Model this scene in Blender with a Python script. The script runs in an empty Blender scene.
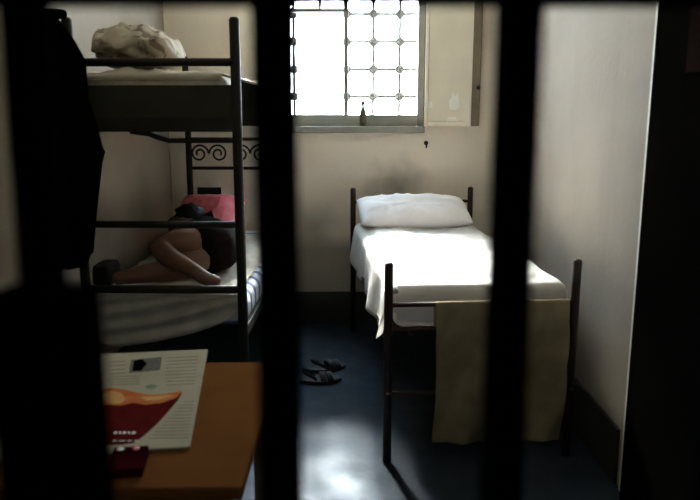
import bpy, bmesh, math, random
from mathutils import Vector, Matrix, noise
random.seed(7)
SC = bpy.context.scene
COL = SC.collection
R = math.radians

# ------------------------------------------------------------------ camera, world, light, exposure
PITCH = math.atan(135 / 700)
CAMZ = 1.55
cam = bpy.data.cameras.new('camera')
cam.lens = 36; cam.sensor_width = 36; cam.clip_start = 0.02
cam.dof.use_dof = True; cam.dof.focus_distance = 4.7; cam.dof.aperture_fstop = 3.8
co = bpy.data.objects.new('camera', cam); COL.objects.link(co)
co.location = (0, 0, CAMZ); co.rotation_euler = (R(90) - PITCH, 0, 0)
SC.camera = co

SC.view_settings.view_transform = 'Standard'
SC.view_settings.look = 'None'
SC.view_settings.gamma = 1
SC.view_settings.use_curve_mapping = False
SC.view_settings.exposure = 0.95
SC.cycles.use_denoising = True
SC.cycles.diffuse_bounces = 8
SC.cycles.max_bounces = 12

W = bpy.data.worlds.new('sky'); SC.world = W; W.use_nodes = True
wn = W.node_tree.nodes; wl = W.node_tree.links
bg = wn['Background']
bg.inputs['Color'].default_value = (0.84, 0.92, 1.0, 1)
bg.inputs['Strength'].default_value = 34.0

pl = bpy.data.lights.new('window_daylight', 'AREA')       # portal: guides the sky's light through the opening
pl.shape = 'RECTANGLE'; pl.size = 1.2; pl.size_y = 1.35
pl.cycles.is_portal = True
po = bpy.data.objects.new('window_daylight', pl); COL.objects.link(po)
po.location = (-0.01, 5.42, 2.07); po.rotation_euler = (R(-90), 0, 0)

sunl = bpy.data.lights.new('hazy_sun', 'SUN')
sunl.energy = 120.0; sunl.angle = R(22); sunl.color = (1.0, 0.97, 0.92)
so = bpy.data.objects.new('hazy_sun', sunl); COL.objects.link(so)
so.rotation_euler = Vector((0.06, -0.76, -0.65)).to_track_quat('-Z', 'Y').to_euler()

# ------------------------------------------------------------------ helpers
def ray(u, v):
    a = (u - 350) / 700; b = -(v - 250) / 700
    c, s = math.cos(PITCH), math.sin(PITCH)
    return Vector((a, c + b * s, -s + b * c))
def at(u, v, Y):                 # the point seen at pixel u,v on the vertical plane y = Y
    d = ray(u, v); t = Y / d.y
    return Vector((0, 0, CAMZ)) + d * t
def atz(u, v, Z):                # the point seen at pixel u,v on the level plane z = Z
    d = ray(u, v); t = (Z - CAMZ) / d.z
    return Vector((0, 0, CAMZ)) + d * t
def zat(v, Y): return at(350, v, Y).z

MATS = {}
def mat(name, c1, c2=None, scale=8, rough=.7, bump=0, bscale=None, metal=0, transl=0, spec=.5, detail=6):
    m = bpy.data.materials.new(name); m.use_nodes = True
    nt = m.node_tree; n = nt.nodes; l = nt.links
    b = n['Principled BSDF']
    b.inputs['Roughness'].default_value = rough; b.inputs['Metallic'].default_value = metal
    b.inputs['Specular IOR Level'].default_value = spec
    tc = n.new('ShaderNodeTexCoord')
    c2 = c2 or tuple(x * .8 for x in c1)
    nz = n.new('ShaderNodeTexNoise'); nz.inputs['Scale'].default_value = scale; nz.inputs['Detail'].default_value = detail
    l.new(tc.outputs['Object'], nz.inputs['Vector'])
    rp = n.new('ShaderNodeValToRGB')
    rp.color_ramp.elements[0].position = .3; rp.color_ramp.elements[1].position = .7
    rp.color_ramp.elements[0].color = (*c2, 1); rp.color_ramp.elements[1].color = (*c1, 1)
    l.new(nz.outputs['Fac'], rp.inputs['Fac']); l.new(rp.outputs['Color'], b.inputs['Base Color'])
    if bump:
        nb = n.new('ShaderNodeTexNoise'); nb.inputs['Scale'].default_value = bscale or scale * 4; nb.inputs['Detail'].default_value = 4
        l.new(tc.outputs['Object'], nb.inputs['Vector'])
        bp = n.new('ShaderNodeBump'); bp.inputs['Strength'].default_value = bump; bp.inputs['Distance'].default_value = .01
        l.new(nb.outputs['Fac'], bp.inputs['Height']); l.new(bp.outputs['Normal'], b.inputs['Normal'])
    if transl:
        tr = n.new('ShaderNodeBsdfTranslucent'); l.new(rp.outputs['Color'], tr.inputs['Color'])
        mx = n.new('ShaderNodeMixShader'); mx.inputs['Fac'].default_value = transl
        l.new(b.outputs['BSDF'], mx.inputs[1]); l.new(tr.outputs['BSDF'], mx.inputs[2])
        l.new(mx.outputs['Shader'], n['Material Output'].inputs['Surface'])
    MATS[name] = m
    return m

def wall_mat(name, c1, c2, dado_shade=None, dado_shade_z=.62, stains=()):
    """plaster: two-tone mottling, fine bump, vertical grime streaks, a low wash band deepened with painted shade and stains with shapes of their own"""
    m = mat(name, c1, c2, scale=1.6, rough=.9, bump=.12, bscale=30, detail=10, spec=.2)
    nt = m.node_tree; n = nt.nodes; l = nt.links
    b = n['Principled BSDF']
    src = b.inputs['Base Color'].links[0].from_socket
    tc = n.new('ShaderNodeTexCoord')
    mp = n.new('ShaderNodeMapping'); mp.inputs['Scale'].default_value = (5, 5, .9)
    l.new(tc.outputs['Object'], mp.inputs['Vector'])
    nz = n.new('ShaderNodeTexNoise'); nz.inputs['Scale'].default_value = 1; nz.inputs['Detail'].default_value = 8
    l.new(mp.outputs['Vector'], nz.inputs['Vector'])
    mr = n.new('ShaderNodeMapRange'); mr.inputs[1].default_value = .5; mr.inputs[2].default_value = .8
    mr.inputs[3].default_value = 0; mr.inputs[4].default_value = .22
    l.new(nz.outputs['Fac'], mr.inputs[0])
    def mix(fac, a, col):
        x = n.new('ShaderNodeMix'); x.data_type = 'RGBA'
        l.new(fac, x.inputs[0]); l.new(a, x.inputs[6]); x.inputs[7].default_value = (*col, 1)
        return x.outputs[2]
    src = mix(mr.outputs[0], src, tuple(x * .6 for x in c2))
    if dado_shade:
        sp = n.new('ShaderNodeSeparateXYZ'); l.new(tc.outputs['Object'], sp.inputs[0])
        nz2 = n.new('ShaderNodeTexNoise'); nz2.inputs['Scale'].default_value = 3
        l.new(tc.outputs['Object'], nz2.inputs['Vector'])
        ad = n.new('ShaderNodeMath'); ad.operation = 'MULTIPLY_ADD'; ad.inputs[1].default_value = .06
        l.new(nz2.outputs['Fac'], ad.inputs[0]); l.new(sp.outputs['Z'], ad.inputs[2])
        mr2 = n.new('ShaderNodeMapRange'); mr2.inputs[1].default_value = dado_shade_z + .12; mr2.inputs[2].default_value = dado_shade_z
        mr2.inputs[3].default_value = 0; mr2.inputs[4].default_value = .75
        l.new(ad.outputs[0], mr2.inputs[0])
        src = mix(mr2.outputs[0], src, dado_shade)  # low wash band, coloured darker to carry the shade near the floor
    for (p, rad, col, amt) in stains:
        vd = n.new('ShaderNodeVectorMath'); vd.operation = 'DISTANCE'
        dn = n.new('ShaderNodeTexNoise'); dn.inputs['Scale'].default_value = 6; dn.inputs['Detail'].default_value = 6
        l.new(tc.outputs['Object'], dn.inputs['Vector'])
        l.new(tc.outputs['Object'], vd.inputs[0]); vd.inputs[1].default_value = p
        a2 = n.new('ShaderNodeMath'); a2.operation = 'MULTIPLY_ADD'; a2.inputs[1].default_value = rad
        l.new(dn.outputs['Fac'], a2.inputs[0]); l.new(vd.outputs['Value'], a2.inputs[2])
        m3 = n.new('ShaderNodeMapRange'); m3.inputs[1].default_value = rad * 1.5; m3.inputs[2].default_value = rad * .5
        m3.inputs[3].default_value = 0; m3.inputs[4].default_value = amt
        l.new(a2.outputs[0], m3.inputs[0])
        src = mix(m3.outputs[0], src, col)
    l.new(src, b.inputs['Base Color'])
    return m

class MB:
    def __init__(s): s.bm = bmesh.new()
    def box(s, lo, hi, bev=0, M=None):
        c = [(a + b) / 2 for a, b in zip(lo, hi)]; d = [abs(b - a) for a, b in zip(lo, hi)]
        T = Matrix.Translation(c) @ Matrix.Diagonal((*d, 1))
        if M is not None: T = M @ T
        r = bmesh.ops.create_cube(s.bm, size=1, matrix=T)
        if bev:
            es = list({e for v in r['verts'] for e in v.link_edges})
            bmesh.ops.bevel(s.bm, geom=es, offset=bev, segments=2, affect='EDGES', profile=.5)
        return s
    def tube(s, pts, r, n=12, closed=False, squash=1):
        pts = [Vector(p) for p in pts]; rings = []
        rr = r if isinstance(r, (list, tuple)) else [r] * len(pts)
        up = None
        for i, p in enumerate(pts):
            if closed: t = pts[(i + 1) % len(pts)] - pts[i - 1]
            else: t = pts[min(i + 1, len(pts) - 1)] - pts[max(i - 1, 0)]
            t.normalize()
            if up is None:
                up = Vector((0, 0, 1)) if abs(t.z) < .9 else Vector((1, 0, 0))
            a = t.cross(up).normalized(); b = a.cross(t).normalized(); up = b
            rings.append([s.bm.verts.new(p + (a * math.cos(2 * math.pi * k / n) + b * squash * math.sin(2 * math.pi * k / n)) * rr[i]) for k in range(n)])
        m = len(rings)
        for i in range(m if closed else m - 1):
            A, B = rings[i], rings[(i + 1) % m]
            for k in range(n):
                f = s.bm.faces.new((A[k], A[(k + 1) % n], B[(k + 1) % n], B[k])); f.smooth = True
        if not closed:
            s.bm.faces.new(list(reversed(rings[0]))); s.bm.faces.new(rings[-1])
        return s
    def lathe(s, prof, c=(0, 0, 0), n=20, M=None):
        rings = []
        M = M or Matrix.Translation(c)
        for r, z in prof:
            rings.append([s.bm.verts.new(M @ Vector((r * math.cos(2 * math.pi * k / n), r * math.sin(2 * math.pi * k / n), z))) for k in range(n)])
        for A, B in zip(rings, rings[1:]):
            for k in range(n):
                f = s.bm.faces.new((A[k], A[(k + 1) % n], B[(k + 1) % n], B[k])); f.smooth = True
        s.bm.faces.new(list(reversed(rings[0]))); s.bm.faces.new(rings[-1])
        return s
    def grid(s, fn, nu, nv, wrap=False):
        g = [[s.bm.verts.new(fn(i / nu, j / nv)) for j in range(nv + 1)] for i in range(nu if wrap else nu + 1)]
        N = len(g)
        for i in range(nu):
            for j in range(nv):
                f = s.bm.faces.new((g[i][j], g[(i + 1) % N][j], g[(i + 1) % N][j + 1], g[i][j + 1])); f.smooth = True
        return g
    def poly(s, pts, h=0, d=(0, 0, 1)):
        vs = [s.bm.verts.new(p) for p in pts]
        f = s.bm.faces.new(vs)
        if h:
            r = bmesh.ops.extrude_face_region(s.bm, geom=[f])
            for v in [x for x in r['geom'] if isinstance(x, bmesh.types.BMVert)]: v.co += Vector(d) * h
        return s
    def build(s, name, m, parent=None, sub=0, solid=0):
        bmesh.ops.remove_doubles(s.bm, verts=s.bm.verts, dist=1e-6)
        bmesh.ops.recalc_face_normals(s.bm, faces=s.bm.faces)
        me = bpy.data.meshes.new(name); s.bm.to_mesh(me); s.bm.free()
        o = bpy.data.objects.new(name, me); COL.objects.link(o)
        me.materials.append(m)
        if parent is not None: o.parent = parent
        if solid:
            md = o.modifiers.new('solid', 'SOLIDIFY'); md.thickness = solid; md.offset = -1
        if sub:
            md = o.modifiers.new('sub', 'SUBSURF'); md.levels = sub; md.render_levels = sub
        return o

def tag(o, label, cat, group=None, kind=None):
    o['label'] = label; o['category'] = cat
    if group: o['group'] = group
    if kind: o['kind'] = kind
    return o
def thing(name, label, cat, loc=(0, 0, 0), rz=0, group=None):
    o = bpy.data.objects.new(name, None); COL.objects.link(o)
    o.empty_display_size = .1
    o.location = loc; o.rotation_euler = (0, 0, rz)
    return tag(o, label, cat, group)
def struct(o, label=None):
    o['kind'] = 'structure'
    if label: o['label'] = label
    return o
def place(o, loc, rz):
    o.location = loc; o.rotation_euler = (0, 0, rz); return o
def fb(x, y, z, s=1): return noise.noise(Vector((x * s, y * s, z * s)))

# ------------------------------------------------------------------ materials
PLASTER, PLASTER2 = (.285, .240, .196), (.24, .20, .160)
m_back = wall_mat('plaster_back', (.88, .78, .66), (.80, .705, .59), dado_shade=(.24, .23, .20), dado_shade_z=.60,
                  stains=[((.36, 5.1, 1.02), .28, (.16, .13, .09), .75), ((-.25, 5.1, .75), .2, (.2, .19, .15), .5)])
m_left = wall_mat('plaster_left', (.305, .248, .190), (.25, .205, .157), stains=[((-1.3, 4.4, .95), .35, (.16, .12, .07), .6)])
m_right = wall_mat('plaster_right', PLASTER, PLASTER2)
m_ceil = wall_mat('plaster_ceiling', (.72, .67, .57), (.64, .60, .51))
m_dark = mat('dark_corridor_plaster', (.03, .028, .025), (.02, .019, .017), 3, .9)
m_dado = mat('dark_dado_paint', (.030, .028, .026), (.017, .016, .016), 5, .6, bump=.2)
m_iron = mat('black_gate_iron', (.008, .010, .0115), (.005, .0065, .0075), 20, .9, bump=.1, spec=0.0)
m_bed = mat('brown_bed_iron', (.050, .022, .016), (.024, .012, .010), 14, .5, bump=.1, spec=.3)
m_bunk = mat('dark_bunk_iron', (.026, .021, .013), (.014, .011, .008), 12, .6, bump=.1, spec=.2)
m_side = mat('black_side_rail_paint', (.006, .0055, .004), (.004, .004, .003), 8, .9, spec=0.0)
m_board = mat('olive_painted_board', (.036, .032, .019), (.026, .023, .014), 6, .7, bump=.1, spec=.2)
m_sheet = mat('white_sheet', (.88, .86, .83), (.84, .81, .78), 10, .8, transl=.28, bump=.15, bscale=30)
m_pillow = mat('white_pillowcase', (.90, .86, .86), (.85, .81, .81), 8, .8, bump=.2, bscale=25)
m_upsheet = mat('cream_sheet', (.62, .54, .42), (.46, .39, .29), 8, .8, transl=.1)
m_lowsheet = mat('grey_sheet', (.52, .48, .41), (.36, .32, .265), 9, .85, transl=.12, bump=.2, bscale=20)
m_pink = mat('pink_pillowcase', (.85, .27, .31), (.66, .11, .15), 14, .8, bump=.2, bscale=25)
m_cloth = mat('khaki_cloth', (.46, .37, .23), (.28, .225, .14), 7, .9, transl=.45, bump=.2, bscale=30)
m_jacket = mat('black_jacket_cloth', (.0014, .0015, .0015), (.0008, .0008, .0008), 12, 1.0, bump=.1, spec=.0)
m_skin = mat('brown_skin', (.16, .073, .040), (.13, .058, .032), 15, .55)
m_hair = mat('black_hair', (.006, .0052, .0045), (.0035, .003, .003), 60, .6, spec=.1)
m_shirt = mat('dark_shirt', (.0065, .0065, .007), (.0045, .0045, .005), 12, .9, spec=.05)
m_shorts = mat('dark_red_shorts', (.010, .0048, .0052), (.007, .004, .0045), 12, .9, spec=.05)
m_table = mat('orange_brown_table', (.130, .051, .017), (.10, .039, .013), 5, .85, bump=.06, spec=0.0)
m_tleg = mat('dark_table_wood', (.08, .04, .02), (.05, .025, .014), 8, .5)
m_paper = mat('newsprint', (.34, .295, .215), (.295, .255, .185), 10, .9, spec=.0)
m_ink = mat('grey_ink', (.13, .12, .10), (.09, .085, .07), 90, .9, spec=0.0)
m_red = mat('printed_red', (.085, .009, .008), (.05, .006, .006), 20, .9, spec=0.0)
m_orange = mat('printed_orange', (.44, .15, .05), (.33, .075, .025), 22, .9, spec=0.0)
m_yellow = mat('printed_yellow', (.50, .29, .11), (.42, .21, .08), 25, .9, spec=0.0)
m_green = mat('printed_green', (.16, .20, .07), (.10, .13, .05), 25, .7)
m_white = mat('printed_white', (.75, .72, .68), (.7, .68, .62), 20, .7)
m_frame = mat('grey_window_paint', (.30, .285, .24), (.23, .22, .19), 9, .6, bump=.1)
m_grille = mat('grille_iron', (.03, .028, .026), (.02, .019, .018), 20, .8, spec=.1)
m_shut = mat('beige_shutter_paint', (.84, .76, .62), (.77, .69, .56), 5, .65, bump=.12)
m_shutd = mat('brown_shutter_gap_shade', (.16, .12, .075), (.11, .085, .055), 8, .65)
m_flake = mat('bare_flaked_patch', (.95, .93, .86), (.9, .87, .78), 20, .8)
m_trim = mat('cream_trim', (.62, .57, .48), (.54, .49, .41), 7, .7)
m_door = mat('dark_steel_door', (.004, .0034, .0030), (.0025, .0022, .002), 6, .95, bump=.1, spec=0.0)
m_doorp = mat('brown_door_panel', (.013, .0075, .0062), (.010, .0055, .0048), 5, .95, spec=0.0)
m_rubber = mat('black_rubber', (.010, .010, .011), (.006, .006, .007), 20, .6)
m_strap = mat('dark_blue_strap', (.018, .018, .024), (.010, .010, .014), 20, .6)
m_bottle = mat('bottle_brown', (.10, .085, .05), (.07, .06, .04), 9, .3)
m_packet = mat('dark_red_packet', (.030, .0025, .0035), (.02, .002, .0025), 12, .9, spec=0.0)
m_dkblk = mat('dark_brown_blanket', (.020, .015, .012), (.013, .010, .008), 14, .95, bump=.2, spec=.05)

def blanket_mat():
    m = mat('patterned_blanket', (.44, .36, .26), (.34, .275, .19), 12, .9, bump=.25, bscale=35)
    nt = m.node_tree; n = nt.nodes; l = nt.links; b = n['Principled BSDF']
    src = b.inputs['Base Color'].links[0].from_socket
    tc = n.new('ShaderNodeTexCoord'); nz = n.new('ShaderNodeTexNoise')
    nz.inputs['Scale'].default_value = 9; nz.inputs['Detail'].default_value = 3; nz.inputs['Distortion'].default_value = 1.2
    l.new(tc.outputs['Object'], nz.inputs['Vector'])
    mr = n.new('ShaderNodeMapRange'); mr.inputs[1].default_value = .50; mr.inputs[2].default_value = .58; mr.inputs[4].default_value = .8
    l.new(nz.outputs['Fac'], mr.inputs[0])
    x = n.new('ShaderNodeMix'); x.data_type = 'RGBA'; l.new(mr.outputs[0], x.inputs[0]); l.new(src, x.inputs[6])
    x.inputs[7].default_value = (.11, .068, .035, 1); l.new(x.outputs[2], b.inputs['Base Color'])
    return m
m_blanket = blanket_mat()

def ticking_mat():
    m = mat('striped_ticking', (.72, .73, .74), (.65, .66, .68), 8, .85)
    nt = m.node_tree; n = nt.nodes; l = nt.links; b = n['Principled BSDF']
    src = b.inputs['Base Color'].links[0].from_socket
    tc = n.new('ShaderNodeTexCoord'); wv = n.new('ShaderNodeTexWave'); wv.bands_direction = 'Y'
    wv.inputs['Scale'].default_value = 2.6; wv.inputs['Distortion'].default_value = .6
    l.new(tc.outputs['Object'], wv.inputs['Vector'])
    mr = n.new('ShaderNodeMapRange'); mr.inputs[1].default_value = .62; mr.inputs[2].default_value = .7
    l.new(wv.outputs['Fac'], mr.inputs[0])
    x = n.new('ShaderNodeMix'); x.data_type = 'RGBA'; l.new(mr.outputs[0], x.inputs[0]); l.new(src, x.inputs[6])
    x.inputs[7].default_value = (.10, .14, .30, 1); l.new(x.outputs[2], b.inputs['Base Color'])
    return m
m_tick = ticking_mat()

def floor_mat():
    m = mat('polished_cement', (.024, .032, .043), (.015, .021, .030), 3.0, .3, bump=.16, bscale=9, detail=10, spec=.115)
    nt = m.node_tree; n = nt.nodes; l = nt.links; b = n['Principled BSDF']
    tc = n.new('ShaderNodeTexCoord'); nz = n.new('ShaderNodeTexNoise'); nz.inputs['Scale'].default_value = 6; nz.inputs['Detail'].default_value = 8
    l.new(tc.outputs['Object'], nz.inputs['Vector'])
    mr = n.new('ShaderNodeMapRange'); mr.inputs[1].default_value = .35; mr.inputs[2].default_value = .7
    b.inputs['Specular Tint'].default_value = (.62, .78, 1, 1)
    mr.inputs[3].default_value = .48; mr.inputs[4].default_value = .68
    l.new(nz.outputs['Fac'], mr.inputs[0]); l.new(mr.outputs[0], b.inputs['Roughness'])
    return m
m_floor = floor_mat()

def glass_mat():
    m = bpy.data.materials.new('window_glass'); m.use_nodes = True
    n = m.node_tree.nodes; l = m.node_tree.links; n.remove(n['Principled BSDF'])
    t = n.new('ShaderNodeBsdfTransparent'); t.inputs[0].default_value = (.94, .97, .96, 1)
    g = n.new('ShaderNodeBsdfGlossy'); g.inputs['Roughness'].default_value = .03
    f = n.new('ShaderNodeFresnel'); f.inputs[0].default_value = 1.45
    x = n.new('ShaderNodeMixShader'); l.new(f.outputs[0], x.inputs[0]); l.new(t.outputs[0], x.inputs[1]); l.new(g.outputs[0], x.inputs[2])
    l.new(x.outputs[0], n['Material Output'].inputs['Surface']); return m
m_glass = glass_mat()
def frosted_mat():
    m = bpy.data.materials.new('frosted_plastic'); m.use_nodes = True
    n = m.node_tree.nodes; l = m.node_tree.links; n.remove(n['Principled BSDF'])
    t = n.new('ShaderNodeBsdfTransparent'); t.inputs[0].default_value = (.95, .97, .97, 1)
    tr = n.new('ShaderNodeBsdfTranslucent'); tr.inputs[0].default_value = (.60, .76, .93, 1)
    nz = n.new('ShaderNodeTexNoise'); nz.inputs['Scale'].default_value = 5
    mr = n.new('ShaderNodeMapRange'); mr.inputs[3].default_value = .72; mr.inputs[4].default_value = .9
    l.new(nz.outputs['Fac'], mr.inputs[0])
    x = n.new('ShaderNodeMixShader'); l.new(mr.outputs[0], x.inputs[0]); l.new(t.outputs[0], x.inputs[1]); l.new(tr.outputs[0], x.inputs[2])
    l.new(x.outputs[0], n['Material Output'].inputs['Surface']); return m
m_frost = frosted_mat()

# ------------------------------------------------------------------ the room shell
XL, XR, YB, YF, H = -1.30, 1.14, 5.10, 0.46, 3.0
WX0, WX1, WZ0, WZ1 = -0.60, at(425, 90, YB).x, zat(133, YB), 2.74
t = .32
struct(MB().box((XL - .3, YF - 2.1, -.12), (XR + .3, YB + t, 0)).build('floor', m_floor))
struct(MB().box((XL - .3, YF - 2.1, H), (XR + .3, YB + t, H + .12)).build('ceiling', m_ceil))
b = MB()
b.box((XL - .3, YB, 0), (WX0, YB + t, H)); b.box((WX1, YB, 0), (XR + .3, YB + t, H))
b.box((WX0, YB, 0), (WX1, YB + t, WZ0)); b.box((WX0, YB, WZ1), (WX1, YB + t, H))
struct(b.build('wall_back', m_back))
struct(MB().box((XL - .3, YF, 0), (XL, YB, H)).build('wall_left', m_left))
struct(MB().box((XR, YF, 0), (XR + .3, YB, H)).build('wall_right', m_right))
b = MB()
b.box((XL, YF - .16, 0), (-.62, YF, H)); b.box((.62, YF - .16, 0), (XR, YF, H)); b.box((-.62, YF - .16, 2.15), (.62, YF, H))
struct(b.build('wall_front', m_ceil))
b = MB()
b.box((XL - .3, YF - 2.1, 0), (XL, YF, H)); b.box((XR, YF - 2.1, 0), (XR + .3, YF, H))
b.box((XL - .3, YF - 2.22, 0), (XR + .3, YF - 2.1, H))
struct(b.build('wall_corridor', m_dark))  # unseen corridor box, added dark to shut out sky light behind the camera
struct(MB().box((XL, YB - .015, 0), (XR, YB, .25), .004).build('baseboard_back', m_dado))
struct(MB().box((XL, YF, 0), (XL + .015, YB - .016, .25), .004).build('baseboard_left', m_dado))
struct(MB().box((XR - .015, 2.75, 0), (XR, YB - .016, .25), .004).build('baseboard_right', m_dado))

# window: frame, mullion, transom, panes, sill
win = struct(bpy.data.objects.new('window_1', None)); COL.objects.link(win)
win['label'] = 'bright barred window above the bed in the back wall'
win.location = ((WX0 + WX1) / 2, YB + .03, WZ0)
def wpart(mb, name, m, label=None):
    o = mb.build(name, m); o.parent = win; o.matrix_parent_inverse = Matrix.Translation(win.location).inverted()
    if label: o['label'] = label
    return o
yw0, yw1 = YB + .03, YB + .085
gx0, gx1 = WX0 + .04, at(418, 60, yw0).x
gz0 = zat(114.5, yw0)
mx = at(346, 60, yw0).x
b = MB()
b.box((WX0, yw0, WZ0 + .05), (gx0, yw1, WZ1), .006); b.box((gx1, yw0, WZ0 + .05), (WX1, yw1, WZ1), .006)
b.box((gx0, yw0, WZ0 + .05), (gx1, yw1, gz0), .006); b.box((gx0, yw0, WZ1 - .05), (gx1, yw1, WZ1), .006)
wpart(b, 'window_frame', m_frame)
wpart(MB().box((mx - .016, yw0 - .008, gz0), (mx + .016, yw1, WZ1 - .05), .004), 'mullion', m_frame)
zt = zat(10, yw0)
wpart(MB().box((gx0, yw0 + .005, zt - .012), (mx - .016, yw1 - .005, zt + .012), .003), 'transom', m_frame)
wpart(MB().box((mx + .016, yw0 + .025, gz0), (gx1, yw0 + .029, WZ1 - .05)), 'pane', m_glass)
wpart(MB().box((gx0, yw0 + .025, gz0), (mx - .016, yw0 + .029, WZ1 - .05)), 'pane', m_glass)
fx0 = at(297, 60, yw0).x
wpart(MB().box((fx0, yw0 + .012, zat(116, yw0)), (mx - .018, yw0 + .016, zt - .012)), 'frosted_sheet', m_frost, 'white frosted sheet over the left pane')
b = MB().box((WX0 - .03, YB - .035, WZ0 - .0), (WX1 + .0, YB + .12, WZ0 + .05), .008)
wpart(b, 'sill', m_frame)

# iron grille in the opening, outside the panes
YG = YB + .17
gr = thing('window_grille', 'iron security grille of crossed bars with round bosses outside the window', 'grille', ((WX0 + WX1) / 2, YG, WZ0))
def gpart(mb, name, m=m_grille):
    o = mb.build(name, m, gr); o.matrix_parent_inverse = Matrix.Translation(gr.location).inverted(); return o
vx = [at(294 + 26.4 * k, 60, YG).x for k in range(-1, 6)]
vx = [x for x in vx if WX0 < x < WX1]
step = zat(41.5, YG) - zat(69, YG)
hz = [zat(96.5, YG) + step * k for k in range(-1, 7)]
hz = [z for z in hz if WZ0 + .02 < z < WZ1 - .02]
for x in vx: gpart(MB().tube([(x, YG, WZ0), (x, YG, WZ1)], .0105, 8), 'upright_bar')
for z in hz: gpart(MB().tube([(WX0, YG, z), (WX1, YG, z)], .0105, 8), 'cross_bar')
for x in vx:
    for z in hz:
        gpart(MB().lathe([(.004, -.026), (.022, -.022), (.034, -.011), (.034, .011), (.022, .022), (.004, .026)],
                         n=14, M=Matrix.Translation((x, YG, z)) @ Matrix.Rotation(R(90), 4, 'X')), 'boss')

# door leaf and trim on the right
struct(MB().box((XR - .014, 2.63, 0), (XR, 2.70, 2.6), .004).build('trim_1', m_trim), 'cream door trim on the right wall')
dr = struct(bpy.data.objects.new('door_1', None)); COL.objects.link(dr)
dr['label'] = 'dark steel door folded back along the right wall'
def dpart(mb, name, m, parent=None):
    return mb.build(name, m, parent or dr)
dpart(MB().box((XR - .05, 1.35, .02), (XR - .01, 2.60, 2.35), .006), 'door_leaf', m_door)
dpart(MB().box((XR - .062, 1.4, 1.68), (XR - .05, 2.32, 2.25), .004), 'upper_panel', m_doorp)
dpart(MB().box((XR - .062, 1.4, .2), (XR - .05, 2.32, 1.55), .004), 'lower_panel', m_door)

# ------------------------------------------------------------------ the gate in the foreground
GY = .38
gate = thing('cell_gate', 'black iron bar gate seen out of focus close in front', 'gate', (0, GY + .01, 0))
TL = 1.4
def gat(z): return -(z - CAMZ) * -math.tan(R(TL))          # the bars lean a little: their feet stand nearer
bx = [at(u, 250, GY).x for u in (-419, -186, 35, 276, 514, 745, 978)]
for i, x in enumerate(bx):
    MB().tube([(x, gat(.06), .06), (x, gat(2.06), 2.06)], .0128, 20).build('bar', m_iron, gate)
for z in (.06, zat(-19, GY), 2.06):
    MB().box((bx[0] - .03, gat(z) - .007, z - .011), (bx[-1] + .03, gat(z) + .007, z + .011), .003).build('crossbar', m_iron, gate)
z0, z1 = zat(560, GY), zat(285, GY)
x0, x1 = at(14, 400, GY).x, at(106, 400, GY).x
lk = MB().box((x0, -.038 , z0), (x1, -.002, z1), .004).build('lock_case', m_jacket, gate)
MB().lathe([(.006, 0), (.008, .001), (.008, .003), (.002, .004)], n=14, M=Matrix.Translation((x0 + .02, -.038, z0 + .06)) @ Matrix.Rotation(R(90), 4, 'X')).build('keyhole_cover', m_iron, lk)

# ------------------------------------------------------------------ the single bed on the right
BW, BL = .835, 1.95
BO, BR = (.168, 2.95, 0), R(4.3)
bed = thing('single_bed', 'brown iron single bed made up in white under the window', 'bed', BO, BR)
zt_f = zat(262, 2.95); zt_h = 1.05
for (x, y, zt_) in ((0, 0, zt_f), (BW, 0, zt_f + .0), (0, BL, zt_h), (BW, BL, zt_h)):
    p = MB().tube([(x, y, 0), (x, y, zt_ - .012), (x, y, zt_ - .004), (x, y, zt_)], [.0195, .0195, .017, .009], 14).build('post', m_bed, bed)
    MB().lathe([(.012, 0), (.013, .004), (.011, .012), (.004, .016)], n=12,
               M=Matrix.Translation((x, y - .018 if y < 1 else y + .018, .33)) @ Matrix.Rotation(R(90 if y < 1 else -90), 4, 'X')).build('bolt', m_bed, p)
def rail(y, z, r=.011, name='rail', m=m_bed): MB().tube([(0, y, z), (BW, y, z)], r, 12).build(name, m, bed)
zr = zat(304, 2.97)
rail(0, zr, .011, 'foot_rail'); rail(0, zat(392, 2.97), .011, 'foot_rail'); rail(BL, .95, .011, 'head_rail'); rail(BL, .72, .011, 'head_rail')
for x in (.0, BW): MB().box((x - .012, .01, .555), (x + .012, BL - .01, .60), .004).build('side_rail', m_bed, bed)
b = MB()
for k in range(14): b.box((.0, .10 + k * .133, .588), (BW, .135 + k * .133, .598))
for k in range(5): b.box((.1 + k * .158, .03, .584), (.112 + k * .158, BL - .03, .588))
b.build('spring_base', m_bed, bed)

def rounded_slab(lo, hi, r, bulge=.0, nseg=5):
    mb = MB(); mb.box(lo, hi, 0)
    bmesh.ops.bevel(mb.bm, geom=list(mb.bm.edges), offset=r, segments=nseg, affect='EDGES', profile=.5)
    for f in mb.bm.faces: f.smooth = True
    return mb
MT = .80
mt = rounded_slab((.035, .075, .601), (BW - .03, BL - .03, MT), .05).build('mattress', m_sheet)
place(tag(mt, 'white mattress on the iron bed under the window', 'mattress'), BO, BR)

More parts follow.
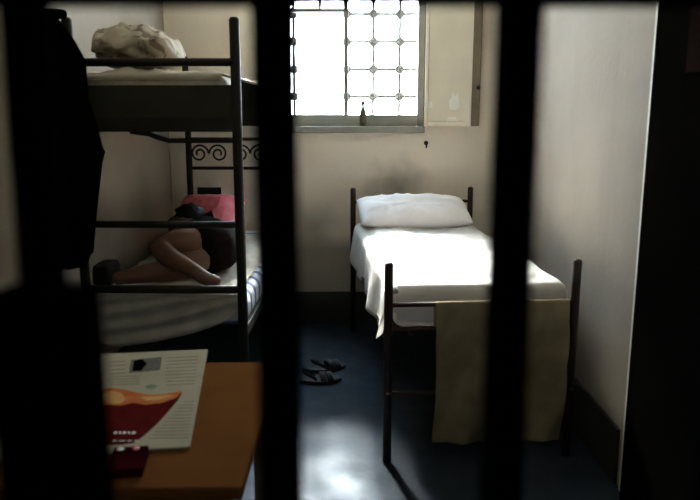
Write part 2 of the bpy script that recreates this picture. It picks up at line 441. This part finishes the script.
def drape(dl, dr_, df, db, W_, L_, top, wr=.012, seed=0, ybase=.0, xin=.0, gap=.012):
    """a cloth over a box W_ x L_: overhangs dl/dr_/df/db; returns grid function of (s,t)"""
    def fn(s, t_):
        u = -dl + s * (W_ + dl + dr_); v = -df + t_ * (L_ + df + db)
        hem = .03 * fb(u * 3 + seed, v * 3, 2) + (.05 if u < 0 and v < .12 else 0) * max(0, min(1, (.12 - v) / .12))
        ou = max(0, -u, u - W_); ov = max(0, -v, v - L_)
        su = -1 if u < 0 else 1; sv = -1 if v < 0 else 1
        rr = .04
        def bend(o):
            if o <= 0: return 0, 0
            q = rr * math.pi / 2
            if o < q: a = o / rr; return rr * math.sin(a) , rr * (1 - math.cos(a))
            return rr, rr + (o - q)
        hx, zx = bend(ou); hy, zy = bend(ov)
        x = min(max(u, 0), W_); y = min(max(v, 0), L_)
        dz = max(zx, zy) + .25 * min(zx, zy)
        ripple = 0
        if ou > 0: ripple = (.014 + .13 * max(0, zx - .05)) * fb(v * 5 + seed, .3, zx * 2)
        x += su * (hx + ripple + .12 * zx) if ou > 0 else 0
        r2 = 0
        if ov > 0: r2 = (.006 + .03 * max(0, zy - .05)) * fb(u * 6 + seed, .7, zy * 2)
        y += sv * (hy + r2) if ov > 0 else 0
        z = top - dz + (hem if (ou > .08 or ov > .08) else 0)
        if ou == 0 and ov == 0:
            e = min(u, W_ - u, v, L_ - v); k = min(1, e / .06)
            n1 = noise.noise(Vector((u * 4 + v * 2 + seed, v * 5 - u * 1.5, seed)))
            n2 = noise.noise(Vector((u * 9 - v * 6, v * 4 + u * 5, seed + 5)))
            rid = (1 - abs(n2)) ** 4
            z += wr * k * (n1 * .8 + rid * 1.2) - (1 - min(1, e / .04)) * rr * .12
        return Vector((x, y, z + .012))
    return fn
mb = MB(); mb.grid(drape(.27, .06, .205, -.02, BW - .10, BL - .16, MT, .020, 3.1), 60, 96)
sh = mb.build('bed_sheet', m_sheet, solid=.003)
for v in sh.data.vertices: v.co += Vector((.045, .100, 0))
place(tag(sh, 'rumpled white sheet spread over the bed under the window', 'sheet'), BO, BR)

def pillow(w, d, h, seed, nu=44, nv=30):
    mb = MB()
    def side(sg):
        def fn(s, t_):
            a = s * 2 - 1; c = t_ * 2 - 1
            pin = 1 - .07 * (abs(a) ** 3) * (1 - abs(c)) - 0
            pin2 = 1 - .10 * (abs(c) ** 3) * (1 - abs(a))
            x = a * w / 2 * pin2; y = c * d / 2 * pin
            th = ((1 - abs(a) ** 3.2) * (1 - abs(c) ** 2.6)) ** .55
            e = th
            w1 = noise.noise(Vector((x * 7 + seed, y * 9, seed))) * .018 * e
            w2 = (1 - abs(noise.noise(Vector((x * 5 - y * 8, y * 5 + x * 6 + seed, 3))))) ** 5 * .014 * e
            return Vector((x, y, sg * (h / 2 * th + .002) + (w1 + w2 if sg > 0 else w1 * .2)))
        return fn
    mb.grid(side(1), nu, nv); mb.grid(side(-1), nu, nv)
    bmesh.ops.remove_doubles(mb.bm, verts=mb.bm.verts, dist=.0045)
    return mb
pw = pillow(.74, .40, .16, 1.7).build('pillow', m_pillow)
tag(pw, 'white pillow at the head of the bed under the window', 'pillow')
Mb = Matrix.Translation(BO) @ Matrix.Rotation(BR, 4, 'Z')
pw.matrix_world = Mb @ Matrix.Translation((BW / 2 - .03, 1.70, MT + .115)) @ Matrix.Rotation(R(17), 4, 'X')

# cloth hung over the foot rail of the bed
cx0, cx1 = (437 - 390) / 193 * BW, BW - .03
def cl(s, t_):
    u = cx0 + s * (cx1 - cx0)
    front = .68 + .02 * fb(u * 5, 0, 1) ; back = .10
    q = t_ * (front + back) - back
    r = .0135
    fold = noise.noise(Vector((u * 9 + q * 5, q * 1.2, 1.5)))
    if q < 0: y, z = r + .002, zr + q
    elif q < math.pi * r: a = q / r; y, z = r * math.cos(a), zr + r * math.sin(a)
    else:
        q2 = q - math.pi * r; k = min(1, q2 / .12)
        y, z = -r - (.034 * abs(fold) ** .7 + .01 + .012 * (math.sin(u * 30 + q2 * 7) + 1)) * k, zr - q2
    x = u + .03 * (q - .3) * fb(u * 3, q * 3, 4) * (1 if q > 0 else 0)
    if q > .05: x -= .05 * (s) * (q - .05) * .6
    return Vector((x, y, z))
mb = MB(); mb.grid(cl, 56, 70)
hc = mb.build('hanging_cloth', m_cloth, solid=.002)
place(tag(hc, 'khaki cloth hung over the foot rail of the single bed', 'cloth'), BO, BR)

# ------------------------------------------------------------------ the bunk bed on the left
UW, UL = .70, 1.95
UO, UR = (-1.180, 3.04, 0), R(-1.2)
UD = 3.02
bunk = thing('bunk_bed', 'dark iron two-tier bunk bed along the left wall', 'bunk bed', UO, UR)
ptop = zat(17, UD)
zu = {k: zat(k, UD) for k in (62, 85, 118, 133, 141, 225, 290, 168, 350)}
for (x, y) in ((0, 0), (UW, 0), (0, UL), (UW, UL)):
    MB().tube([(x, y, 0), (x, y, ptop - .01), (x, y, ptop)], [.0215, .0215, .015], 14).build('post', m_bunk, bunk)
def brail(y, z, r, name): MB().tube([(0, y, z), (UW, y, z)], r, 12).build(name, m_bunk, bunk)
brail(0, zu[62], .017, 'guard_rail'); brail(0, zu[225], .016, 'foot_rail'); brail(0, zu[290] + .0, .019, 'foot_rail')
brail(UL, zu[62], .017, 'guard_rail')
MB().box((.0, -.012, zu[118]), (UW, .012, zu[85]), .004).build('end_board', m_board, bunk)
MB().box((.0, -.018, zu[133] + .005), (UW, .014, zu[118] + .002), .004).build('frame_rail', m_bunk, bunk)
MB().box((.0, UL - .012, zu[133]), (UW, UL + .012, zu[85]), .004).build('end_board', m_board, bunk)
for x in (0, UW):
    MB().box((x - .012, .0, zu[118] - .02), (x + .012, UL, zu[85] + .02), .004).build('side_rail', m_side, bunk)
    MB().box((x - .012, .0, .555), (x + .012, UL, .605), .004).build('side_rail', m_bunk, bunk)
for zz in (zu[118] - .01, .588):
    b = MB()
    for k in range(14): b.box((.0, .08 + k * .133, zz), (UW, .115 + k * .133, zz + .01))
    b.build('slat_base', m_bunk, bunk)
# bent brace under the upper tier at the near end
xb = lambda u: (u - 236) / 231 + UW
MB().tube([(xb(128), .03, zu[133] + .005), (xb(146), .03, zu[133] - .005), (xb(156), .03, zu[141] + .012), (xb(166), .03, zu[141]), (xb(190), .03, zu[141]), (UW, .03, zu[141])], .011, 10).build('brace', m_bunk, bunk)
# headboard at the far end: rails and scrolls
FD = 4.99
zh = {k: zat(k, FD) for k in (133, 139, 145, 152, 162, 168, 190, 196)}
for k, r in ((168, .012), (139, .012)): brail(UL, zh[k], r, 'head_rail')
def scroll(cx, cz, rad, flip, turns=1.6):
    pts = []
    for i in range(40):
        a = i / 39 * turns * 2 * math.pi; rr = rad * (1 - .75 * i / 39)
        pts.append((cx + flip * rr * math.cos(a), UL, cz + rr * math.sin(a)))
    return pts
zc = (zh[139] + zh[168]) / 2
for cx, fl in ((.075, 1), (.21, -1), (.37, 1), (.50, -1), (.65, 1)):
    MB().tube(scroll(cx, zc, .066, fl), .007, 8).build('scroll', m_bunk, bunk)
MB().box((.05, UL - .008, zh[196]), (.22, UL + .008, zh[190] + .02), .003).build('plate', m_bunk, bunk)

# upper bunk bedding
def on_bunk(o): return place(o, UO, UR)
zm = zu[118] + .005
um = rounded_slab((.028, .032, zm), (UW - .05, UL - .04, zu[85] + .045), .04).build('mattress', m_upsheet)
on_bunk(tag(um, 'cream mattress on the upper tier of the bunk bed', 'mattress'))
topu = zu[85] + .045
mb = MB(); mb.grid(drape(.045, .0, .06, -.03, UW - .13, UL - .15, topu, .02, 8.4), 44, 80)
us = mb.build('bed_sheet', m_upsheet, solid=.003)
for v in us.data.vertices: v.co += Vector((.065, .068, .0))
on_bunk(tag(us, 'creased cream sheet on the upper bunk', 'sheet'))
# rolled, folded blanket on the upper bunk
c0 = at(95, 45, 3.32).x - UO[0]; c1 = at(178, 45, 3.32).x - UO[0]
def roll(s, t_):
    a = s * 2 * math.pi; xx = t_
    e = (1 - abs(2 * xx - 1) ** 5)
    hh = (zat(31, 3.3) - topu) * (.86 - .42 * max(0, xx - .45) + .05 * math.sin(xx * 23))
    cy = .30; rz = hh / 2
    x = c0 + (c1 - c0) * xx
    k = max(.02, e) ** .4
    z = rz * (1 + math.sin(a) * k * 1.0); y = cy + .20 * math.cos(a) * k
    w = noise.noise(Vector((x * 12, y * 9, z * 16))) * .028 + (1 - abs(noise.noise(Vector((x * 9 + z * 9, y * 4, z * 26))))) ** 4 * .026
    z = max(z + w * k * (1 if z > .02 else 0), .0)
    return Vector((x, y + w, topu + .038 + z))
mb = MB(); g = mb.grid(roll, 48, 46, wrap=True)
for j in (0, -1): mb.bm.faces.new([g[i][j] for i in range(len(g))])
bl = mb.build('folded_blanket', m_blanket)
on_bunk(tag(bl, 'bundled beige blanket with brown markings on the upper bunk', 'blanket'))

# lower bunk bedding
LT = zat(294, 3.06)
lm = rounded_slab((.028, .035, .606), (UW + .01, UL - .04, LT - .012), .045).build('mattress', m_tick)
on_bunk(tag(lm, 'blue striped white mattress on the lower bunk', 'mattress'))
def lows(s, t_):
    d0 = drape(.03, -.10, .34, -.05, UW - .06, UL - .1, LT - .012, .018, 5.5)
    return d0(s, t_)
mb = MB()
def swag(s, t_):
    # near-end overhang hangs in a sagging curve, deeper toward the left
    Wd = UW - .05; x = .028 + s * Wd
    dep = .055 + (.235 * (1 - s) ** .55 * (s + .25) ** .12) * (1)
    if s < .12: dep *= .85 + .15 * s / .12
    Lf = UL - .42
    tt = t_
    if tt < .42:
        q = (1 - tt / .42) * dep
        fold = .010 * math.sin(q * 85 + s * 5 + 2.5 * s * s * 3) * min(1, q / .03)
        cur = .04
        y = .030 - min(q, .02) * .2 - fold - .002
        z = LT + .0 - q
        if q < .02: y = .034 - .006 * q / .02
        return Vector((x, y - .008, z))
    v = (tt - .42) / .58
    y = .034 + v * Lf
    n1 = noise.noise(Vector((x * 5 + y * 3, y * 5, 2.2))); n2 = (1 - abs(noise.noise(Vector((x * 9 - y * 5, y * 6, 7))))) ** 4
    k = min(1, v / .05)
    return Vector((x - .0, y - .008 * (1 - k), LT + k * (.012 * n1 + .018 * n2)))
mb.grid(swag, 60, 90)
ls = mb.build('bed_sheet', m_lowsheet, solid=.003)
on_bunk(tag(ls, 'sagging grey sheet hanging off the near end of the lower bunk', 'sheet'))
Mu = Matrix.Translation(UO) @ Matrix.Rotation(UR, 4, 'Z')
pp = pillow(.43, .34, .19, 9.2).build('pillow', m_pink)
tag(pp, 'pink red pillow behind the sleeper on the lower bunk', 'pillow')
pp.matrix_world = Matrix.Translation((-.915, 4.50, LT + .15)) @ Matrix.Rotation(R(-8), 4, 'Z') @ Matrix.Rotation(R(34), 4, 'X')

# dark folded blanket on the near left corner of the lower bunk
def dkb(s, t_):
    a = s * 2 * math.pi; e = max(.03, 1 - abs(2 * t_ - 1) ** 6) ** .4
    ca, sa = math.cos(a), math.sin(a)
    sgn = lambda q: math.copysign(abs(q) ** .6, q)
    y = .16 + .10 * sgn(ca) * e; z = .055 + .055 * sgn(sa) * e
    x = -.005 + .085 * t_
    return Vector((x, y, LT + .012 + max(.002, z + .010 * math.sin(z * 150) * .3)))
mb = MB(); g = mb.grid(dkb, 32, 20, wrap=True)
for j in (0, -1): mb.bm.faces.new([g[i][j] for i in range(len(g))])
on_bunk(tag(mb.build('folded_blanket', m_dkblk), 'small dark brown blanket on the near left corner of the lower bunk', 'blanket'))

# ------------------------------------------------------------------ the person asleep on the lower bunk
S0 = LT + .014
def skin_mesh(name, nodes, edges, root, m, parent, sub=2):
    me = bpy.data.meshes.new(name)
    keys = list(nodes); idx = {k: i for i, k in enumerate(keys)}
    me.from_pydata([nodes[k][0] for k in keys], [(idx[a], idx[b_]) for a, b_ in edges], [])
    o = bpy.data.objects.new(name, me); COL.objects.link(o)
    sm = o.modifiers.new('skin', 'SKIN'); sm.use_smooth_shade = True
    for k in keys:
        d = me.skin_vertices[0].data[idx[k]]
        r = nodes[k][1]; d.radius = r if isinstance(r, tuple) else (r, r)
        d.use_root = (k == root)
    ss = o.modifiers.new('sub', 'SUBSURF'); ss.levels = sub; ss.render_levels = sub
    dg = bpy.context.evaluated_depsgraph_get()
    nm = bpy.data.meshes.new_from_object(o.evaluated_get(dg)); nm.name = name
    o.modifiers.clear(); o.data = nm
    nm.materials.clear(); nm.materials.append(m)
    for p in nm.polygons: p.use_smooth = True
    o.parent = parent
    return o
per = thing('person', 'person in dark clothes asleep curled on the lower bunk', 'person', (-.72, 3.6, S0))
PI_ = Vector(per.location)
def V(x, y, z): return Vector((x, y, z + S0)) - PI_
N = {
 'pelvis': (V(-.63, 3.47, .142), .118), 'waist': (V(-.68, 3.64, .105), .098), 'chest': (V(-.77, 3.82, .108), .105),
 'neckb': (V(-.86, 3.98, .11), .075), 'neck': (V(-.915, 4.05, .115), .052), 'head0': (V(-.955, 4.11, .125), .075),
 'head1': (V(-1.00, 4.175, .13), .090), 'head2': (V(-1.03, 4.235, .13), .075), 'chin': (V(-1.04, 4.115, .115), .045),
 'nose': (V(-1.10, 4.165, .120), .014),
 # upper leg: knee forward (towards the wall), foot drawn back
 'hipU': (V(-.665, 3.40, .155), .105), 'thU': (V(-.80, 3.31, .175), .085), 'kneeU': (V(-.905, 3.245, .165), .060),
 'shU': (V(-.83, 3.17, .125), .052), 'ankU': (V(-.70, 3.115, .075), .036), 'footU': (V(-.655, 3.10, .045), .034), 'toeU': (V(-.585, 3.095, .030), .027),
 # lower leg lies flat on the sheet
 'hipL': (V(-.665, 3.42, .120), .088), 'thL': (V(-.765, 3.30, .085), .078), 'kneeL': (V(-.86, 3.205, .062), .056),
 'shL': (V(-.97, 3.17, .052), .046), 'ankL': (V(-1.045, 3.145, .042), .033), 'footL': (V(-1.075, 3.125, .04), .032), 'toeL': (V(-1.08, 3.165, .03), .022),
 # arms folded in front of the chest
 'shoU': (V(-.835, 3.94, .155), .060), 'elbU': (V(-.98, 3.72, .12), .042), 'wriU': (V(-1.09, 3.90, .065), .027), 'palmU': (V(-1.105, 3.955, .05), .028),
 'shoL': (V(-.885, 3.93, .07), .055), 'elbL': (V(-1.02, 3.80, .045), .040), 'wriL': (V(-1.13, 3.95, .032), .026), 'palmL': (V(-1.15, 4.00, .03), .027),
}
E = [('pelvis', 'waist'), ('waist', 'chest'), ('chest', 'neckb'), ('neckb', 'neck'), ('neck', 'head0'), ('head0', 'head1'), ('head1', 'head2'),
     ('head0', 'chin'), ('head1', 'nose'),
     ('pelvis', 'hipU'), ('hipU', 'thU'), ('thU', 'kneeU'), ('kneeU', 'shU'), ('shU', 'ankU'), ('ankU', 'footU'), ('footU', 'toeU'),
     ('pelvis', 'hipL'), ('hipL', 'thL'), ('thL', 'kneeL'), ('kneeL', 'shL'), ('shL', 'ankL'), ('ankL', 'footL'), ('footL', 'toeL'),
     ('neckb', 'shoU'), ('shoU', 'elbU'), ('elbU', 'wriU'), ('wriU', 'palmU'),
     ('neckb', 'shoL'), ('shoL', 'elbL'), ('elbL', 'wriL'), ('wriL', 'palmL')]
for h, side in (('U', .0), ('L', -.0)):
    base = N['palm' + h][0]
    for k, (ln, off) in enumerate(((.050, -.024), (.060, -.009), (.056, .008), (.044, .023))):
        r0, r1, r2 = f'f{h}{k}a', f'f{h}{k}b', f'f{h}{k}c'
        N[r0] = (base + Vector((off * .9, .030, .002)), .0095)
        N[r1] = (base + Vector((off * 1.05 - .004, .030 + ln * .5, -.004)), .0085)
        N[r2] = (base + Vector((off * 1.05 - .012, .030 + ln, -.014)), .007)
        E += [('palm' + h, r0), (r0, r1), (r1, r2)]
    N[f't{h}a'] = (base + Vector((.030, .004, .0)), .0105); N[f't{h}b'] = (base + Vector((.046, .030, -.006)), .0085)
    E += [('palm' + h, f't{h}a'), (f't{h}a', f't{h}b')]
skin_mesh('body', N, E, 'pelvis', m_skin, per)
def grow(keys, add, edges): 
    return {k: (N[k][0], N[k][1] + add) for k in keys}, edges
sn, se = grow(['pelvis', 'waist', 'chest', 'neckb', 'shoU', 'shoL'], .014, [('pelvis', 'waist'), ('waist', 'chest'), ('chest', 'neckb'), ('neckb', 'shoU'), ('neckb', 'shoL')])
for h in 'UL':
    a, b_ = N['sho' + h], N['elb' + h]
    sn['sl' + h] = (a[0].lerp(b_[0], .6), .064); se.append(('sho' + h, 'sl' + h))
sn['pelvis'] = (N['waist'][0].lerp(N['pelvis'][0], .75), .128)
skin_mesh('shirt', sn, se, 'chest', m_shirt, per)
hn, he = grow(['pelvis', 'hipU', 'hipL'], .036, [('pelvis', 'hipU'), ('pelvis', 'hipL')])
hn['w'] = (N['waist'][0].lerp(N['pelvis'][0], .45), .132); he.append(('pelvis', 'w'))
for h in 'UL':
    hn['h' + h] = (N['hip' + h][0].lerp(N['th' + h][0], .85), .118); he.append(('hip' + h, 'h' + h))
skin_mesh('shorts', hn, he, 'pelvis', m_shorts, per)
mb = MB()
hc_ = (N['head1'][0] + N['head2'][0] + N['head0'][0]) / 3 + Vector((.022, .018, .018))
def hr(s_, t_):
    a, c = s_ * 2 * math.pi, (t_ - .5) * math.pi
    d = Vector((math.cos(a) * math.cos(c), math.sin(a) * math.cos(c), math.sin(c)))
    q = 1 + .10 * noise.noise(d * 4) + .03 * noise.noise(d * 14)
    if d.dot(Vector((-.8, -.45, -.2))) > .45: q *= .84
    return hc_ + Vector((d.x * .112, d.y * .128, d.z * .108)) * q
mb.grid(hr, 36, 24, wrap=True)
mb.build('hair', m_hair, per)

# ------------------------------------------------------------------ black jacket hung on the bunk's near left post
JD = 2.925
right = [(12, 52), (24, 62), (40, 74), (60, 85), (85, 87), (115, 88), (132, 90), (142, 99), (152, 105), (163, 102), (178, 97), (205, 97), (230, 95), (252, 92), (266, 86)]
left = [(12, 44), (24, 36), (40, 30), (60, 27), (115, 25), (178, 26), (230, 28), (266, 34)]
def interp(tab, v):
    for (a, p), (b_, q) in zip(tab, tab[1:]):
        if a <= v <= b_: return p + (q - p) * (v - a) / (b_ - a)
    return tab[-1][1] if v > tab[-1][0] else tab[0][1]
jk = thing('jacket', 'black jacket hanging on the near left post of the bunk bed', 'jacket', (at(60, 140, JD).x, JD, zat(266, JD)))
JL = Vector(jk.location)
def jrow(s, t_):
    v = 12 + (266 - 12) * t_
    xr = at(interp(right, v), v, JD).x; xl = max(at(interp(left, v), v, JD).x, XL + .006)
    z = zat(v, JD); cx = (xl + xr) / 2; hw = (xr - xl) / 2
    a = s * 2 * math.pi
    dp = .030 + .045 * min(1, t_ * 3)
    wob = .010 * math.sin(a * 7 + 3 * z) + .006 * math.sin(a * 13 - 5 * z)
    y = JD + (dp + wob) * math.sin(a)
    return Vector((cx + hw * math.cos(a), y, z)) - JL
mb = MB(); g = mb.grid(jrow, 64, 60, wrap=True)
for j in (0, -1): mb.bm.faces.new([g[i][j] for i in range(len(g))])
mb.build('jacket_body', m_jacket, jk)
a0 = at(72, 60, JD); a1 = at(86, 120, JD - .04); a2 = at(91, 150, JD - .06); a3 = at(85, 205, JD - .055); a4 = at(83, 252, JD - .05)
MB().tube([p - JL for p in (a0, a1, a2, a3, a4)], [.008, .035, .05, .05, .042], 16).build('sleeve', m_jacket, jk)
c = at(48, 14, JD)
MB().tube([(c + Vector((.06 * math.cos(q), .03 * math.sin(q), .0))) - JL for q in [i * 2 * math.pi / 16 for i in range(16)]], .017, 10, closed=True).build('collar', m_jacket, jk)

# ------------------------------------------------------------------ the table, newspaper and packet
TZ = .82
ty0, ty1 = atz(240, 488, TZ).y, atz(258, 362, TZ).y
tx1 = -.216; tx0 = tx1 - .72
tab = thing('table', 'orange brown wooden table in the left foreground', 'table', ((tx0 + tx1) / 2, (ty0 + ty1) / 2, 0))
tw, td = (tx1 - tx0) / 2, (ty1 - ty0) / 2
MB().box((-tw, -td, TZ - .028), (tw, td, TZ), .005).build('tabletop', m_table, tab)
for sx in (-1, 1):
    for sy in (-1, 1):
        x, y = sx * (tw - .05), sy * (td - .05)
        MB().box((x - .022, y - .022, 0), (x + .022, y + .022, TZ - .028), .004).build('leg', m_tleg, tab)
    MB().box((sx * (tw - .05) - .01, -td + .072, TZ - .11), (sx * (tw - .05) + .01, td - .072, TZ - .028), .002).build('apron', m_tleg, tab)
for sy in (-1, 1):
    MB().box((-tw + .072, sy * (td - .05) - .01, TZ - .11), (tw - .072, sy * (td - .05) + .01, TZ - .028), .002).build('apron', m_tleg, tab)

NZ = TZ + .008
FR, NR = atz(208, 349, NZ), atz(190, 446, NZ)
up = (FR - NR); PH = up.length; ang = math.atan2(-up.x, up.y)
PW = .43
news = thing('newspaper', 'folded newspaper with a red bowl picture on the table', 'newspaper', (NR.x, NR.y, TZ), ang)
Mi = (Matrix.Translation(news.location) @ Matrix.Rotation(ang, 4, 'Z')).inverted()
rnd = random.Random(3)
pg = MB()
for k in range(5):
    j = rnd.uniform(-.003, .003); j2 = rnd.uniform(-.003, .003)
    pg.box((-PW + j, .0 + j2, .0006 + k * .0015), (0 + j2 - (.002 if k < 4 else 0), PH + j, .0018 + k * .0015), 0)
pg.build('pages', m_paper, news)
T0 = .0078
def pq(u, v, dz=.0004):
    p = Mi @ atz(u, v, NZ); p.z = T0 + dz; return p
def px(name, m, pts, dz=.0003, label=None):
    o = MB().poly([pq(u, v, dz) for u, v in pts], .0002).build(name, m, news)
    if label: o['label'] = label
    return o
px('bowl_picture', m_red, [(100, 393), (115, 396), (130, 398), (150, 399), (168, 396), (182, 393), (178, 400), (168, 412), (157, 424), (145, 435), (134, 443), (118, 445), (98, 445)], .0003, 'dark red bowl printed on the page')
px('food_picture', m_orange, [(100, 389), (112, 388), (122, 389), (134, 392), (150, 395), (165, 394), (183, 391), (176, 398), (162, 403), (146, 405), (133, 403), (120, 406), (100, 404)], .0006, 'orange food printed in the bowl')
px('highlight_picture', m_yellow, [(103, 394), (112, 391), (121, 393), (126, 399), (121, 404), (112, 404), (104, 401)], .0009, 'yellow food printed in the bowl')
px('highlight_picture', m_yellow, [(140, 397), (152, 397), (168, 395), (174, 396), (160, 400), (146, 401)], .0009, 'yellow food printed in the bowl')
px('leaf_picture', m_green, [(145, 386), (152, 384), (158, 386), (154, 389), (147, 389)], .0003, 'green leaf printed on the page')
px('small_picture', m_ink, [(131, 360), (162, 357), (160, 370), (129, 373)], .0003, 'grey photograph printed near the top')
px('dark_patch', m_jacket, [(134, 361), (142, 359), (147, 364), (141, 371), (132, 371)], .0006, 'dark figure in the grey photograph')
def lines(name, m, segs):
    b = MB()
    for (u0, v0, u1, v1, th) in segs:
        a_, b_ = pq(u0, v0), pq(u1, v1); d = (b_ - a_); n_ = Vector((-d.y, d.x, 0)).normalized() * th
        b.poly([a_ - n_, b_ - n_, b_ + n_, a_ + n_], .0002)
    return b.build(name, m, news)
lines('text_column', m_ink, [(166, 358 + k * 3.4, 199 - k * .5, 356.5 + k * 3.4, .0016) for k in range(9)])
lines('text_column', m_ink, [(184 - k * 3.2, 402 + k * 3.3, 194 - k * .5, 401.5 + k * 3.3, .0014) for k in range(12)])
lines('text_column', m_ink, [(110, 362 + k * 4, 126, 361 + k * 4, .002) for k in range(4)])
lines('text_column', m_ink, [(110, 377 + k * 2.6, 140, 376 + k * 2.6, .0015) for k in range(4)])
lines('headline', m_white, [(u, 433, u + w_, 432.6, .0055) for (u, w_) in ((114, 3), (119, 2), (123, 3), (128, 2), (132, 3.5))])
lines('caption', m_white, [(u, 441, u + w_, 440.7, .0018) for (u, w_) in ((113, 4), (119, 6), (127, 5), (134, 4))])

pk = thing('packet', 'small dark red packet with pale spots at the near edge of the table', 'packet')
c = atz(128, 468, TZ); pk.location = (c.x, c.y, TZ); pk.rotation_euler = (0, 0, R(8))
bx_ = MB().box((-.036, -.045, 0), (.036, .03, .022), .003).build('carton', m_packet, pk)
MB().box((-.036, .0305, 0), (.036, .056, .0225), .003).build('lid', m_packet, pk)
for x, m in ((-.021, m_white), (.012, m_pink)):
    MB().lathe([(.0005, 0), (.0075, 0), (.0075, .0006), (.0005, .0006)], c=(x, .043, .0224), n=16).build('spot', m, pk)

# ------------------------------------------------------------------ shutter, hook and bottle by the window
sw0, sw1 = at(426, 60, YB - .03).x, at(481, 60, YB - .03).x
sz0, sz1 = zat(126, YB - .03), 2.72; SROT = R(-9)
shu = thing('window_shutter', 'beige flaking wooden shutter folded back right of the window', 'shutter', (sw0, YB - .004, sz0), SROT)
w_, h_ = sw1 - sw0, sz1 - sz0
MB().box((.022, -.018, .03), (w_ - .05, -.006, h_ - .03), .002).build('panel', m_shut, shu)
for (x0, x1, m) in ((0, .026, m_shut), (w_ - .058, w_, m_shutd)):  # right stile coloured dark to stand for the shadowed gap beside it
    MB().box((x0, -.034, 0), (x1, -.004, h_), .004).build('stile', m, shu)
for (z0, z1) in ((0, .034), (h_ - .034, h_)):
    MB().box((.026, -.034, z0), (w_ - .058, -.004, z1), .004).build('stretcher', m_shut, shu)
def flake(pts, dz):
    l_ = []
    for u, v in pts:
        p = at(u, v, YB - .03); l_.append((p.x - sw0, -.0182, p.z - sz0))
    f = MB().poly(l_, .0006, (0, -1, 0)).build('flaked_patch', m_flake, shu)
    f['label'] = 'pale bare patch where paint flaked off'
flake([(450, 109), (449, 101), (452, 97), (453, 91), (455, 97), (458, 92), (459, 99), (460, 107), (456, 110)], 0)
flake([(446, 121), (449, 117), (456, 117), (458, 121), (451, 122)], 0)
flake([(429, 108), (430, 101), (433, 102), (433, 108)], 0)
b = MB().lathe([(.012, 0), (.014, .006), (.008, .014), (.014, .024), (.013, .034), (.004, .038)], n=14,
               M=Matrix.Translation((w_ - .012, -.034, zat(88, YB) - sz0)) @ Matrix.Rotation(R(90), 4, 'X'))
b.build('knob', m_bunk, shu)
hk = at(426, 143, YB)
hook = thing('wall_hook', 'small dark hook in the wall below the window corner', 'hook', (hk.x, YB, hk.z))
MB().lathe([(.016, 0), (.016, .004), (.008, .007)], n=14, M=Matrix.Rotation(R(90), 4, 'X')).build('base_plate', m_bunk, hook)
MB().tube([(0, -.005, 0), (0, -.03, 0), (0, -.038, -.012), (0, -.032, -.028), (0, -.022, -.03)], .006, 8).build('prong', m_bunk, hook)
bp = at(363, 112, YB + .0); bz = WZ0 + .05
bt = thing('bottle', 'small bottle standing on the window sill before the right pane', 'bottle', (bp.x, YB - .002, bz))
hb = zat(100, YB) - bz - .012
MB().lathe([(.016, 0), (.024, .003), (.024, hb * .52), (.021, hb * .62), (.010, hb * .75), (.010, hb * .9)], n=18).build('bottle_body', m_bottle, bt)
MB().lathe([(.012, hb * .88), (.012, hb), (.010, hb + .003)], n=14).build('cap', m_grille, bt)

# ------------------------------------------------------------------ sandals on the floor
def sandal(label, u, v, rz):
    p = atz(u, v, 0)
    s = thing('sandal', label, 'sandal', (p.x, p.y, 0.0), rz, 'dark sandals on the cell floor')
    Ls = .25; out = []
    n = 28
    for k in range(n):
        a = k / n * 2 * math.pi
        y = Ls / 2 * math.cos(a); x = (.046 + .008 * math.cos(a) - .010 * math.cos(2 * a)) * math.sin(a)
        out.append((x, y, 0.001))
    MB().poly(out, .022).build('sole', m_rubber, s)
    for yy, hgt in ((.055, .058), (.015, .062)):
        mb = MB()
        def st(a_, b_):
            th = math.pi * a_
            return Vector((.049 * math.cos(th), yy + (b_ - .5) * .036 - .01 * math.sin(th), .014 + (hgt - .014) * math.sin(th) ** .7))
        mb.grid(st, 18, 4); mb.build('strap', m_strap, s, solid=.004)
    mb = MB()
    def hs(a_, b_):
        th = math.pi * a_
        return Vector((.045 * math.cos(th), -.03 - .085 * math.sin(th), .02 + .05 * math.sin(th) ** .8 + b_ * .022))
    mb.grid(hs, 18, 3); mb.build('heel_strap', m_strap, s, solid=.004)
    return s
sandal('dark sandal nearer the bar gate, front one of the pair on the floor', 321, 382, R(-80))
sandal('dark sandal lying behind the other on the blue floor', 328, 370, R(-62))
